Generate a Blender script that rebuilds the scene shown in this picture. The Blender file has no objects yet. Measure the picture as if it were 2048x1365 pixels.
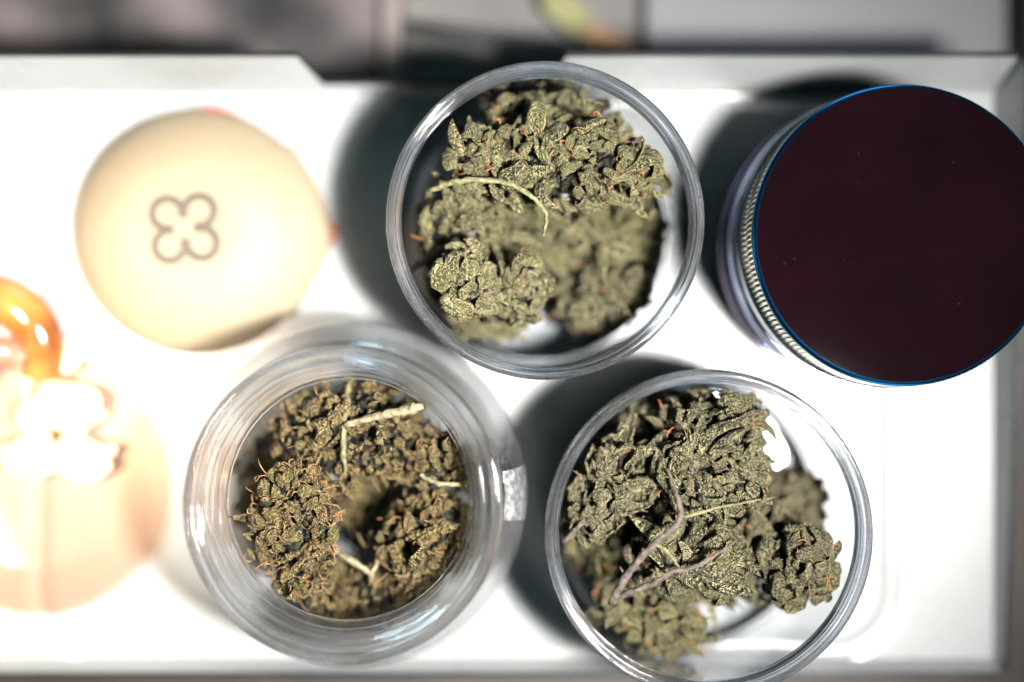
import bpy, math, random
from math import sin, cos, pi, radians, sqrt
from mathutils import Vector, Matrix, noise as mnoise

random.seed(7)
MM = 0.001
S = bpy.context.scene
COL = S.collection

# ------------------------------------------------------------------ camera
CAM_H = 340.0          # mm above the tray floor
FPX = 2920.0           # focal length in photo pixels (2048 wide)
cam_d = bpy.data.cameras.new('camera')
cam_d.sensor_width = 36.0
cam_d.lens = 36.0 * FPX / 2048.0
cam_d.clip_start = 0.01
cam_d.clip_end = 50.0
cam_d.dof.use_dof = True
cam_d.dof.focus_distance = 0.299
cam_d.dof.aperture_fstop = 2.35
cam = bpy.data.objects.new('camera', cam_d)
cam.location = (0, 0, CAM_H * MM)
COL.objects.link(cam)
S.camera = cam

# ------------------------------------------------------------------ world and lamps
w = bpy.data.worlds.new('World')
S.world = w
w.use_nodes = True
w.node_tree.nodes['Background'].inputs[0].default_value = (0.15, 0.72, 0.88, 1)
w.node_tree.nodes['Background'].inputs[1].default_value = 0.05


def area(name, loc, target, size, power, color):
    d = bpy.data.lights.new(name, 'AREA')
    d.shape = 'DISK'
    d.size = size * MM
    d.energy = power
    d.color = color
    o = bpy.data.objects.new(name, d)
    o.location = Vector(loc) * MM
    o.rotation_euler = (Vector(target) - Vector(loc)).to_track_quat('-Z', 'Y').to_euler()
    COL.objects.link(o)
    return o


key = area('key_lamp', (126, -44, 400), (-66, 8, 0), 46, 1.08, (1.0, 0.97, 0.92))
key.data.spread = radians(68)
warm = area('warm_fill_lamp', (-155, -15, 335), (-122, -14, 0), 50, 0.085, (1.0, 0.83, 0.62))  # added out of view to brighten and warm the left side
warm.data.spread = radians(27)
area('left_fill_lamp', (-640, -60, 110), (0, 0, 20), 340, 0.45, (1.0, 0.86, 0.76))  # added soft low lamp, for reflections in the glass
area('rear_fill_lamp', (60, 660, 110), (0, 0, 20), 360, 1.1, (0.60, 0.86, 1.0))  # added low fill from the rear, brightens the glass edges
area('front_fill_lamp', (160, -660, 110), (0, 0, 20), 340, 0.9, (0.76, 0.92, 1.0))  # likewise added, brightens the glass from the front

S.view_settings.view_transform = 'Standard'
S.view_settings.look = 'None'
S.view_settings.exposure = 0.45
S.view_settings.gamma = 1.0
S.view_settings.use_curve_mapping = False
S.cycles.use_denoising = True
S.cycles.caustics_refractive = False
S.cycles.caustics_reflective = False
S.cycles.max_bounces = 16
S.cycles.transparent_max_bounces = 32
S.cycles.transmission_bounces = 12
S.cycles.glossy_bounces = 6
S.cycles.sample_clamp_indirect = 10.0


def P(x, y, z):
    """photo pixel at height z (mm) -> place in mm on that level"""
    s = FPX / (CAM_H - z)
    return Vector(((x - 1024) / s, (682.5 - y) / s, z))


# ------------------------------------------------------------------ materials
MATS = {}


def new_mat(name):
    m = bpy.data.materials.new(name)
    m.use_nodes = True
    nt = m.node_tree
    b = nt.nodes['Principled BSDF']
    MATS[name] = m
    return m, nt, b


def N(nt, typ, **kw):
    n = nt.nodes.new(typ)
    for k, v in kw.items():
        setattr(n, k, v)
    return n


def srgb(r, g, b):
    f = lambda c: (c / 12.92 if c <= 0.04045 else ((c + 0.055) / 1.055) ** 2.4)
    return (f(r / 255), f(g / 255), f(b / 255), 1)


def ramp(nt, stops):
    r = N(nt, 'ShaderNodeValToRGB')
    e = r.color_ramp.elements
    while len(e) < len(stops):
        e.new(0.5)
    for el, (p, c) in zip(e, stops):
        el.position = p
        el.color = c
    return r


def plain(name, color, rough=0.5, metal=0.0, noise_scale=None, noise_amt=0.15, bump=0.0, **kw):
    m, nt, b = new_mat(name)
    b.inputs['Roughness'].default_value = rough
    b.inputs['Metallic'].default_value = metal
    for k, v in kw.items():
        b.inputs[k.replace('_', ' ')].default_value = v
    if noise_scale:
        tc = N(nt, 'ShaderNodeTexCoord')
        no = N(nt, 'ShaderNodeTexNoise')
        no.inputs['Scale'].default_value = noise_scale
        no.inputs['Detail'].default_value = 6
        nt.links.new(tc.outputs['Object'], no.inputs['Vector'])
        lo = tuple(c * (1 - noise_amt) for c in color[:3]) + (1,)
        hi = tuple(min(1, c * (1 + noise_amt)) for c in color[:3]) + (1,)
        r = ramp(nt, [(0.3, lo), (0.7, hi)])
        nt.links.new(no.outputs['Fac'], r.inputs['Fac'])
        nt.links.new(r.outputs['Color'], b.inputs['Base Color'])
        if bump:
            bp = N(nt, 'ShaderNodeBump')
            bp.inputs['Strength'].default_value = bump
            bp.inputs['Distance'].default_value = 0.001
            nt.links.new(no.outputs['Fac'], bp.inputs['Height'])
            nt.links.new(bp.outputs['Normal'], b.inputs['Normal'])
    else:
        b.inputs['Base Color'].default_value = color
    return m


def thin_clear(name, tint, ior=1.49, rough=0.03, bump=0.0, bump_scale=400):
    """wall of clear plastic or glass: Fresnel reflection over a see-through sheet"""
    m, nt, b = new_mat(name)
    nt.nodes.remove(b)
    out = nt.nodes['Material Output']
    tr = N(nt, 'ShaderNodeBsdfTransparent')
    tr.inputs[0].default_value = tint
    gl = N(nt, 'ShaderNodeBsdfGlossy')
    gl.inputs['Roughness'].default_value = rough
    fr = N(nt, 'ShaderNodeFresnel')
    fr.inputs['IOR'].default_value = ior
    mx = N(nt, 'ShaderNodeMixShader')
    geo = N(nt, 'ShaderNodeNewGeometry')
    io = N(nt, 'ShaderNodeMapRange')
    io.inputs['To Min'].default_value = ior
    io.inputs['To Max'].default_value = 1 / ior
    nt.links.new(geo.outputs['Backfacing'], io.inputs['Value'])
    nt.links.new(io.outputs[0], fr.inputs['IOR'])
    nt.links.new(fr.outputs[0], mx.inputs[0])
    nt.links.new(tr.outputs[0], mx.inputs[1])
    nt.links.new(gl.outputs[0], mx.inputs[2])
    nt.links.new(mx.outputs[0], out.inputs['Surface'])
    if bump:
        tc = N(nt, 'ShaderNodeTexCoord')
        no = N(nt, 'ShaderNodeTexNoise')
        no.inputs['Scale'].default_value = bump_scale
        nt.links.new(tc.outputs['Object'], no.inputs['Vector'])
        bp = N(nt, 'ShaderNodeBump')
        bp.inputs['Strength'].default_value = bump
        bp.inputs['Distance'].default_value = 0.0005
        nt.links.new(no.outputs['Fac'], bp.inputs['Height'])
        nt.links.new(bp.outputs['Normal'], gl.inputs['Normal'])
        nt.links.new(bp.outputs['Normal'], fr.inputs['Normal'])
    return m


def solid_clear(name, color, ior=1.49, rough=0.0, bump=0.0, bump_scale=900, clear=0.0, dust=0.0, dust_scale=1500):
    m, nt, b = new_mat(name)
    b.inputs['Base Color'].default_value = color
    b.inputs['Transmission Weight'].default_value = 1.0
    b.inputs['IOR'].default_value = ior
    b.inputs['Roughness'].default_value = rough
    if bump:
        tc = N(nt, 'ShaderNodeTexCoord')
        no = N(nt, 'ShaderNodeTexNoise')
        no.inputs['Scale'].default_value = bump_scale
        no.inputs['Detail'].default_value = 4
        nt.links.new(tc.outputs['Object'], no.inputs['Vector'])
        bp = N(nt, 'ShaderNodeBump')
        bp.inputs['Strength'].default_value = bump
        bp.inputs['Distance'].default_value = 0.0006
        nt.links.new(no.outputs['Fac'], bp.inputs['Height'])
        nt.links.new(bp.outputs['Normal'], b.inputs['Normal'])
    if clear:
        tr = N(nt, 'ShaderNodeBsdfTransparent')
        mx = N(nt, 'ShaderNodeMixShader')
        mx.inputs[0].default_value = clear
        nt.links.new(b.outputs[0], mx.inputs[1])
        nt.links.new(tr.outputs[0], mx.inputs[2])
        nt.links.new(mx.outputs[0], nt.nodes['Material Output'].inputs['Surface'])
        if dust:
            # fine scratches and dust that catch the light
            tc = N(nt, 'ShaderNodeTexCoord')
            d1 = N(nt, 'ShaderNodeTexNoise')
            d1.inputs['Scale'].default_value = dust_scale
            d1.inputs['Detail'].default_value = 3
            nt.links.new(tc.outputs['Object'], d1.inputs['Vector'])
            d2 = N(nt, 'ShaderNodeTexNoise')
            d2.inputs['Scale'].default_value = 60
            nt.links.new(tc.outputs['Object'], d2.inputs['Vector'])
            q = N(nt, 'ShaderNodeMapRange')
            q.inputs['From Min'].default_value = 0.42
            q.inputs['From Max'].default_value = 0.68
            q.inputs['To Min'].default_value = dust * 0.25
            q.inputs['To Max'].default_value = dust * 2
            nt.links.new(d1.outputs['Fac'], q.inputs['Value'])
            q2 = N(nt, 'ShaderNodeMapRange')
            q2.inputs['From Min'].default_value = 0.35
            q2.inputs['From Max'].default_value = 0.65
            q2.inputs['To Min'].default_value = 0.3
            nt.links.new(d2.outputs['Fac'], q2.inputs['Value'])
            qm = N(nt, 'ShaderNodeMath', operation='MULTIPLY')
            nt.links.new(q.outputs[0], qm.inputs[0])
            nt.links.new(q2.outputs[0], qm.inputs[1])
            df = N(nt, 'ShaderNodeBsdfDiffuse')
            df.inputs[0].default_value = (0.80, 0.79, 0.83, 1)
            tl = N(nt, 'ShaderNodeBsdfTranslucent')
            tl.inputs[0].default_value = (0.80, 0.79, 0.83, 1)
            ad = N(nt, 'ShaderNodeMixShader')
            ad.inputs[0].default_value = 0.4
            nt.links.new(df.outputs[0], ad.inputs[1])
            nt.links.new(tl.outputs[0], ad.inputs[2])
            m2 = N(nt, 'ShaderNodeMixShader')
            nt.links.new(qm.outputs[0], m2.inputs[0])
            nt.links.new(mx.outputs[0], m2.inputs[1])
            nt.links.new(ad.outputs[0], m2.inputs[2])
            nt.links.new(m2.outputs[0], nt.nodes['Material Output'].inputs['Surface'])
    return m


def herb(name, dark, mid, frost, frost_amt, speck_scale):
    """dried flower: dark green tissue, lighter ribs, frosted with pale resin specks"""
    m, nt, b = new_mat(name)
    tc = N(nt, 'ShaderNodeTexCoord')
    info = N(nt, 'ShaderNodeObjectInfo')
    add = N(nt, 'ShaderNodeVectorMath', operation='ADD')
    mulr = N(nt, 'ShaderNodeMath', operation='MULTIPLY')
    mulr.inputs[1].default_value = 37.0
    nt.links.new(info.outputs['Random'], mulr.inputs[0])
    nt.links.new(tc.outputs['Object'], add.inputs[0])
    nt.links.new(mulr.outputs[0], add.inputs[1])
    big = N(nt, 'ShaderNodeTexNoise')
    big.inputs['Scale'].default_value = 3.2
    big.inputs['Detail'].default_value = 3
    nt.links.new(add.outputs[0], big.inputs['Vector'])
    fine = N(nt, 'ShaderNodeTexNoise')
    fine.inputs['Scale'].default_value = speck_scale
    fine.inputs['Detail'].default_value = 2
    fine.inputs['Roughness'].default_value = 0.7
    nt.links.new(add.outputs[0], fine.inputs['Vector'])
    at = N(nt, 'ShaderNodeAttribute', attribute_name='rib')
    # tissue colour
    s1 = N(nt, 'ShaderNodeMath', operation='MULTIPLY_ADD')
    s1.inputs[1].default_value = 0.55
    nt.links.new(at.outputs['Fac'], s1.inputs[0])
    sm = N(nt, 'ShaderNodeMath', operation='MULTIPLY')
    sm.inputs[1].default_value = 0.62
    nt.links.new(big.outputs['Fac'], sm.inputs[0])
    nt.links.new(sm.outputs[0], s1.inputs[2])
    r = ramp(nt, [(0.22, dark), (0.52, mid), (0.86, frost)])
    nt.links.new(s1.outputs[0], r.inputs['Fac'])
    # per piece variation
    hv = N(nt, 'ShaderNodeHueSaturation')
    mr = N(nt, 'ShaderNodeMapRange')
    mr.inputs['To Min'].default_value = 0.55
    mr.inputs['To Max'].default_value = 1.30
    nt.links.new(info.outputs['Random'], mr.inputs['Value'])
    nt.links.new(mr.outputs[0], hv.inputs['Value'])
    mr2 = N(nt, 'ShaderNodeMapRange')
    mr2.inputs['To Min'].default_value = 0.455
    mr2.inputs['To Max'].default_value = 0.520
    fr2 = N(nt, 'ShaderNodeMath', operation='FRACT')
    nt.links.new(mulr.outputs[0], fr2.inputs[0])
    nt.links.new(fr2.outputs[0], mr2.inputs['Value'])
    nt.links.new(mr2.outputs[0], hv.inputs['Hue'])
    nt.links.new(r.outputs['Color'], hv.inputs['Color'])
    # resin specks
    sp = N(nt, 'ShaderNodeMapRange')
    sp.inputs['From Min'].default_value = 0.50
    sp.inputs['From Max'].default_value = 0.60
    sp.inputs['To Max'].default_value = frost_amt
    nt.links.new(fine.outputs['Fac'], sp.inputs['Value'])
    mx = N(nt, 'ShaderNodeMix', data_type='RGBA')
    nt.links.new(sp.outputs[0], mx.inputs['Factor'])
    nt.links.new(hv.outputs['Color'], mx.inputs['A'])
    mx.inputs['B'].default_value = frost
    nt.links.new(mx.outputs['Result'], b.inputs['Base Color'])
    b.inputs['Roughness'].default_value = 0.6
    b.inputs['Sheen Weight'].default_value = 0.15
    b.inputs['Sheen Roughness'].default_value = 0.4
    b.inputs['Sheen Tint'].default_value = frost
    bp = N(nt, 'ShaderNodeBump')
    bp.inputs['Strength'].default_value = 0.9
    bp.inputs['Distance'].default_value = 0.05
    nt.links.new(fine.outputs['Fac'], bp.inputs['Height'])
    nt.links.new(bp.outputs['Normal'], b.inputs['Normal'])
    return m


# tray: worn brushed metal with a silvery white finish
def tray_metal():
    m, nt, b = new_mat('tray_metal')
    tc = N(nt, 'ShaderNodeTexCoord')
    no = N(nt, 'ShaderNodeTexNoise')
    no.inputs['Scale'].default_value = 35
    no.inputs['Detail'].default_value = 8
    nt.links.new(tc.outputs['Object'], no.inputs['Vector'])
    r = ramp(nt, [(0.3, (0.275, 0.29, 0.295, 1)), (0.7, (0.315, 0.325, 0.33, 1))])
    nt.links.new(no.outputs['Fac'], r.inputs['Fac'])
    nt.links.new(r.outputs['Color'], b.inputs['Base Color'])
    mr = N(nt, 'ShaderNodeMapRange')
    mr.inputs['To Min'].default_value = 0.22
    mr.inputs['To Max'].default_value = 0.34
    nt.links.new(no.outputs['Fac'], mr.inputs['Value'])
    nt.links.new(mr.outputs[0], b.inputs['Roughness'])
    b.inputs['Metallic'].default_value = 0.0
    return m


tray_metal()
plain('tray_edge', (0.02, 0.022, 0.025, 1), 0.3, 0.6, 200, 0.3)
plain('table_wood', srgb(48, 38, 33), 0.5, 0, 30, 0.5)
thin_clear('clear_plastic', (0.93, 0.94, 0.95, 1), 1.49, 0.04)
solid_clear('clear_plastic_rim', (0.80, 0.87, 1.0, 1), 1.49, 0.0, 0.0, 900, 0.32, 0.08, 2500)
solid_clear('clear_plastic_wall', (0.96, 0.975, 1.0, 1), 1.49, 0.0, 0.0, 900, 0.0)
solid_clear('plastic_bead', (0.84, 0.90, 1.0, 1), 1.49, 0.0, 0.0, 900, 0.2, 0.05, 2500)
thin_clear('jar_glass', (0.95, 0.95, 0.95, 1), 1.52, 0.03, 0.15, 90)
solid_clear('jar_glass_thick', (0.99, 0.99, 1.0, 1), 1.47, 0.0, 0.05, 700, 0.66, 0.04)
plain('tape', srgb(150, 150, 152), 0.35, 0.6, 700, 0.5, 0.6)

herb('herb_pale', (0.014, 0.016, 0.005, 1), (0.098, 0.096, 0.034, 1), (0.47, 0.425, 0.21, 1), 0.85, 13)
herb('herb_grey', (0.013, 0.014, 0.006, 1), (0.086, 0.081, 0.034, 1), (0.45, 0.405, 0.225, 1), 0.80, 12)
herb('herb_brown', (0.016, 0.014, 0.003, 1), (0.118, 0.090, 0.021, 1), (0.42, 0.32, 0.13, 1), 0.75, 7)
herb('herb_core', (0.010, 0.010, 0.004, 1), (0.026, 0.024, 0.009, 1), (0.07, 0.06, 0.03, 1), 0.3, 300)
plain('stem_pale', (0.13, 0.12, 0.055, 1), 0.7, 0, 700, 0.55, 0.6)
plain('stem_grey', (0.075, 0.058, 0.046, 1), 0.7, 0, 700, 0.65, 0.7)
plain('stem_cream', (0.18, 0.155, 0.09, 1), 0.7, 0, 700, 0.45, 0.6)
plain('resin', (0.50, 0.46, 0.28, 1), 0.4, 0, 600, 0.25)
plain('pistil_orange', (0.27, 0.105, 0.03, 1), 0.6, 0, 600, 0.5)
plain('pistil_brown', (0.19, 0.105, 0.042, 1), 0.6, 0, 600, 0.5)


# ------------------------------------------------------------------ mesh helpers
def mesh(name, verts, faces, mat, scale=MM, smooth=True, sharp=None):
    me = bpy.data.meshes.new(name)
    me.from_pydata([(v[0] * scale, v[1] * scale, v[2] * scale) for v in verts], [], faces)
    me.update()
    if smooth:
        me.polygons.foreach_set('use_smooth', [True] * len(me.polygons))
        if sharp:
            me.set_sharp_from_angle(angle=radians(sharp))
    me.materials.append(MATS[mat])
    return me


def put(name, me, parent=None, loc=(0, 0, 0)):
    o = bpy.data.objects.new(name, me)
    COL.objects.link(o)
    o.location = Vector(loc) * MM
    if parent:
        o.parent = parent
    return o


def thing(name, label, cat, loc=(0, 0, 0), group=None):
    o = bpy.data.objects.new(name, None)
    o.empty_display_size = 0.01
    COL.objects.link(o)
    o.location = Vector(loc) * MM
    tag(o, label, cat, group)
    return o


def tag(o, label, cat, group=None):
    o['label'] = label
    o['category'] = cat
    if group:
        o['group'] = group
    return o


def lathe(profile, segs=128, close=False, rad=None):
    """profile [(r, z)]; close joins last ring to the first; rad(theta, r, z) may reshape"""
    v, f = [], []
    n = len(profile)
    for (r, z) in profile:
        for k in range(segs):
            a = 2 * pi * k / segs
            rr = rad(a, r, z) if rad else r
            v.append((rr * cos(a), rr * sin(a), z))
    m = n if close else n - 1
    for i in range(m):
        j = (i + 1) % n
        for k in range(segs):
            k2 = (k + 1) % segs
            f.append((i * segs + k, i * segs + k2, j * segs + k2, j * segs + k))
    return v, f


def disc_cap(v, f, start, segs, flip=False):
    ids = list(range(start, start + segs))
    f.append(tuple(reversed(ids)) if flip else tuple(ids))


def box(x0, x1, y0, y1, z0, z1):
    v = [(x0, y0, z0), (x1, y0, z0), (x1, y1, z0), (x0, y1, z0), (x0, y0, z1), (x1, y0, z1), (x1, y1, z1), (x0, y1, z1)]
    f = [(3, 2, 1, 0), (4, 5, 6, 7), (0, 1, 5, 4), (1, 2, 6, 5), (2, 3, 7, 6), (3, 0, 4, 7)]
    return v, f


def tube(pts, radii, segs=8, wob=0.0):
    pts = [Vector(p) for p in pts]
    v, f = [], []
    n = len(pts)
    up = Vector((0.13, 0.21, 0.97))
    for i, p in enumerate(pts):
        d = (pts[min(i + 1, n - 1)] - pts[max(i - 1, 0)]).normalized()
        a = d.cross(up)
        if a.length < 1e-4:
            a = d.cross(Vector((1, 0, 0)))
        a.normalize()
        b = d.cross(a)
        r = radii[i] if isinstance(radii, (list, tuple)) else radii
        for k in range(segs):
            t = 2 * pi * k / segs
            rr = r * (1 + wob * random.uniform(-1, 1))
            v.append(tuple(p + a * (rr * cos(t)) + b * (rr * sin(t))))
    for i in range(n - 1):
        for k in range(segs):
            k2 = (k + 1) % segs
            f.append((i * segs + k, i * segs + k2, (i + 1) * segs + k2, (i + 1) * segs + k))
    f.append(tuple(reversed(range(segs))))
    f.append(tuple(range((n - 1) * segs, n * segs)))
    return v, f


def smooth_path(pts, steps=6):
    """Catmull-Rom through the points"""
    pts = [Vector(p) for p in pts]
    q = [pts[0] * 2 - pts[1]] + pts + [pts[-1] * 2 - pts[-2]]
    out = []
    for i in range(1, len(q) - 2):
        for s in range(steps):
            t = s / steps
            p0, p1, p2, p3 = q[i - 1], q[i], q[i + 1], q[i + 2]
            out.append(0.5 * ((2 * p1) + (p2 - p0) * t + (2 * p0 - 5 * p1 + 4 * p2 - p3) * t * t + (3 * p1 - p0 - 3 * p2 + p3) * t ** 3))
    out.append(pts[-1])
    return out


def join(parts):
    v, f = [], []
    for (pv, pf) in parts:
        o = len(v)
        v += pv
        f += [tuple(i + o for i in q) for q in pf]
    return v, f


# ------------------------------------------------------------------ table
TZ = -42.0
v, f = box(-900, 900, -700, 700, TZ - 30, TZ)
tb = put('tabletop', mesh('tabletop', v, f, 'table_wood', smooth=False))
tb['kind'] = 'structure'

# ------------------------------------------------------------------ tray
X0, X1, Y0, Y1 = -146.0, 112.0, -74.0, 57.8      # floor outline
RH = 17.0                                        # wall height
FL = 5.2                                         # flare of the walls
tray = thing('rolling_tray', 'silvery white metal tray with dark rim holding the jars and grinder', 'tray', (0, 0, TZ))


def tray_put(name, v, f, mat, sharp=30):
    me = mesh(name, [(a, b, c - TZ) for a, b, c in v], f, mat, smooth=True, sharp=sharp)
    return put(name, me, tray)


# floor panel: grid with a pressed groove running round, 6 mm in from a rounded rectangle
def rrect_sd(x, y, cx, cy, hx, hy, r):
    qx, qy = abs(x - cx) - hx + r, abs(y - cy) - hy + r
    return sqrt(max(qx, 0) ** 2 + max(qy, 0) ** 2) + min(max(qx, qy), 0) - r


gx0, gx1, gy0, gy1 = -110.0, 88.5, -72.0, 56.5
nx, ny = 240, 130
v, f = [], []
for j in range(ny + 1):
    for i in range(nx + 1):
        x = X0 + (X1 - X0) * i / nx
        y = Y0 + (Y1 - Y0) * j / ny
        d = rrect_sd(x, y, (gx0 + gx1) / 2, (gy0 + gy1) / 2, (gx1 - gx0) / 2, (gy1 - gy0) / 2, 14)
        z = -0.9 * math.exp(-(d / 1.6) ** 2)
        v.append((x, y, z))
for j in range(ny):
    for i in range(nx):
        a = j * (nx + 1) + i
        f.append((a, a + 1, a + nx + 2, a + nx + 1))
tray_put('floor_panel', v, f, 'tray_metal', 60)


def wall_profile(x):
    """height of the rear wall along x: a dip in the middle for lifting the tray"""
    a, b = -43.5, 8.0
    lo, hi = 4.0, RH
    if x < a - 4 or x > b + 4:
        return hi
    if x < a:
        return hi - (hi - lo) * (x - (a - 4)) / 4
    if x > b:
        return hi - (hi - lo) * ((b + 4) - x) / 4
    return lo


def wall(name, pts, out, hfun, thick=0.7, FL=FL):
    """pts along the wall foot, out = outward unit vector, hfun height per point"""
    v, f = [], []
    o = Vector(out)
    for p in pts:
        p = Vector(p)
        h = hfun(p)
        fl = o * (FL * h / RH)
        v += [tuple(p), tuple(p + fl + Vector((0, 0, h))), tuple(p + fl + o * thick + Vector((0, 0, h))), tuple(p + o * thick + Vector((0, 0, -1.2)))]
    for i in range(len(pts) - 1):
        for k in range(3):
            a, b = i * 4 + k, i * 4 + k + 1
            f.append((a, b, b + 4, a + 4))
    tray_put(name, v, f, 'tray_metal')
    # dark edging on the top
    v, f = [], []
    for p in pts:
        p = Vector(p)
        h = hfun(p)
        b = p + o * (FL * h / RH) + Vector((0, 0, h))
        v += [tuple(b - o * 0.1 + Vector((0, 0, -0.5))), tuple(b - o * 0.1 + Vector((0, 0, 0.5))), tuple(b + o * (thick + 0.2) + Vector((0, 0, 0.5))), tuple(b + o * (thick + 0.2) + Vector((0, 0, -1.5)))]
    for i in range(len(pts) - 1):
        for k in range(3):
            a, c = i * 4 + k, i * 4 + k + 1
            f.append((a, c, c + 4, a + 4))
    tray_put('rim_edging', v, f, 'tray_edge')


xs = [X0] + [-120, -90, -60, -47.5, -43.5, -20, 0, 8, 12, 50, 80] + [X1]
wall('rear_wall', [(x, Y1, 0) for x in xs], (0, 1, 0), lambda p: wall_profile(p.x))
FH = 6.0                                         # the front wall is lower, the sides slope down to it
side_h = lambda p: FH + (RH - FH) * min(1, max(0, (p.y - Y0) / (Y1 - Y0)))
wall('front_wall', [(x, Y0, 0) for x in (X1, 60, 0, -60, X0)], (0, -1, 0), lambda p: FH)
ys = (Y1 + FL - 0.1, Y1, 20, -20, Y0, Y0 - 1.5)
wall('side_wall', [(X1, y, 0) for y in ys], (1, 0, 0), side_h, FL=2.0)
wall('side_wall', [(X0, y, 0) for y in reversed(ys)], (-1, 0, 0), side_h, FL=2.0)
for sx in (X0 + 12, X1 - 12):
    for sy in (Y0 + 10, Y1 - 10):
        v, f = lathe([(5, TZ), (6, TZ + 1), (7.5, -1.6), (7.5, -1.0)], 24)
        disc_cap(v, f, 0, 24, True)
        tray_put('foot', [(a + sx, b + sy, c) for a, b, c in v], f, 'tray_edge')


# ------------------------------------------------------------------ plastic jars
def plastic_jar(label, cx, cy, R, H, seed):
    t = thing('clear_plastic_jar', label, 'jar', (cx, cy, 0), 'open clear plastic jars')
    # wall: outer and inner sheet, below the rim
    wl = []
    rnd = random.Random(seed)
    v, f = lathe([(R - 4.0, 0.05), (R - 2.6, 0.25), (R - 1.7, 1.2), (R - 1.4, 3), (R - 0.9, H - 7.2),
                  (R - 2.5, H - 7.2), (R - 2.9, 8), (R - 3.3, 4.4), (R - 3.9, 2.9), (R - 5.2, 2.3)], 160, close=True)
    put('wall', mesh('wall', v, f, 'clear_plastic_wall', sharp=40), t)
    v1, f1 = lathe([(0.01, 0.05), (R - 4.0, 0.05)], 160)
    v2, f2 = lathe([(0.01, 2.3), (R - 5.2, 2.3)], 160)
    v, f = join([(v1, f1), (v2, f2)])
    put('base', mesh('base', v, f, 'clear_plastic', sharp=40), t)
    # rim: a solid clear ring with a thread bead and a rounded lip
    prof = [(R - 0.9, H - 7.0), (R - 0.2, H - 6.6), (R, H - 5.8), (R - 0.1, H - 5.0), (R - 0.75, H - 4.5),
            (R - 0.8, H - 3.4), (R - 0.25, H - 2.9), (R - 0.1, H - 2.2), (R - 0.3, H - 0.8), (R - 0.6, H - 0.2), (R - 1.0, H),
            (R - 1.4, H - 0.15), (R - 1.7, H - 0.6), (R - 1.85, H - 1.6), (R - 2.3, H - 2.1), (R - 2.45, H - 4.0), (R - 2.5, H - 7.0)]
    v, f = lathe(prof, 192, close=True)
    rim = put('rim', mesh('rim', v, f, 'clear_plastic_rim', sharp=50), t)
    for r_, z_, a_ in ((R - 0.35, H - 2.2, 0.32), (R - 2.15, H - 1.4, 0.25), (R - 2.75, H - 5.5, 0.2)):
        v, f = lathe([(r_ + a_ * cos(2 * pi * i / 10), z_ + a_ * sin(2 * pi * i / 10)) for i in range(10)], 192, close=True)
        put('ridge', mesh('ridge', v, f, 'plastic_bead'), rim)
    return t


J1 = (6.8, 24.7, 32.7, 43.0)
J3 = (40.2, -39.3, 33.5, 44.0)
plastic_jar('open clear plastic jar nearest the tray rear edge, one large bud across its mouth', *J1, 1)
plastic_jar('open clear plastic jar below the purple grinder, filled with twiggy buds', *J3, 2)

# ------------------------------------------------------------------ glass jar
GX, GY = -33.6, -32.6
gj = thing('glass_jar', 'thick clear glass jar with wide mouth and grey tape on its shoulder', 'jar', (GX, GY, 0))
v1, f1 = lathe([(0.01, 0.1), (31, 0.1), (34.5, 0.8), (36.0, 3.0), (36.2, 6), (36.2, 29)], 160)
v2, f2 = lathe([(0.01, 4.0), (28, 3.6), (31.5, 5.0), (33.0, 8.0), (33.2, 29)], 160)
v, f = join([(v1, f1), (v2, f2)])
put('body', mesh('body', v, f, 'jar_glass', sharp=50), gj)
prof = [(36.2, 29.2), (36.1, 31), (35.4, 33.5), (33.8, 36), (31.6, 38), (30.3, 39.5), (29.9, 41.5), (30.8, 42.4), (31.0, 43.2), (30.2, 44.2),
        (30.0, 47), (30.8, 47.8), (31.0, 48.6), (30.3, 49.4), (30.4, 51.5), (31.0, 52.6), (31.2, 53.8), (30.8, 54.7), (30.0, 55.0),
        (28.6, 54.9), (27.6, 54.4), (27.1, 53.4), (26.6, 51.5), (25.9, 50.0), (25.6, 46), (25.0, 42), (25.0, 38.5), (26.4, 35.5), (30.0, 33.0), (32.4, 31), (33.2, 29.2)]
prof = [(r * 1.02, z if z < 38 else 38 + (z - 38) * 0.70) for r, z in prof]
v, f = lathe(prof, 192, close=True)
neck = put('neck', mesh('neck', v, f, 'jar_glass_thick', sharp=55), gj)
solid_clear('glass_bead', (0.99, 0.99, 1.0, 1), 1.5, 0.0, 0.0, 900, 0.35, 0.05, 1800)


def bead(r, z, a, b, n=10):
    return lathe([(r + a * cos(2 * pi * i / n), z + b * sin(2 * pi * i / n)) for i in range(n)], 192, close=True)


for r_, z_, a_, b_ in ((30.6, 50.05, 1.15, 0.5), (28.1, 49.2, 0.35, 0.35), (27.1, 46.6, 0.30, 0.4), (26.0, 43.2, 0.30, 0.45), (25.0, 39.2, 0.28, 0.4)):
    v, f = bead(r_, z_, a_, b_)
    put('ridge', mesh('ridge', v, f, 'glass_bead'), neck)
# torn tape piece wrapped on the shoulder
v, f = [], []
na, nz = 10, 6
for i in range(na + 1):
    a = radians(-8 + 18 * i / na)
    for j in range(nz + 1):
        r, z = [(36.5, 25.0), (36.5, 28.0), (36.5, 31.0), (35.75, 33.6), (34.2, 36.1), (32.9, 37.4), (31.9, 38.3)][j]
        z += 0.5 * random.uniform(-1, 1) * (j in (0, nz))
        r += 0.3 * random.random()
        v.append((r * cos(a), r * sin(a), z))
for i in range(na):
    for j in range(nz):
        q = i * (nz + 1) + j
        f.append((q, q + nz + 1, q + nz + 2, q + 1))
tp = put('tape_piece', mesh('tape_piece', v, f, 'tape', smooth=False), gj)
tp['label'] = 'crinkled grey piece of tape'


# ------------------------------------------------------------------ buds
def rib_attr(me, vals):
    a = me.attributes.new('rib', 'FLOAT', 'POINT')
    a.data.foreach_set('value', vals)


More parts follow.
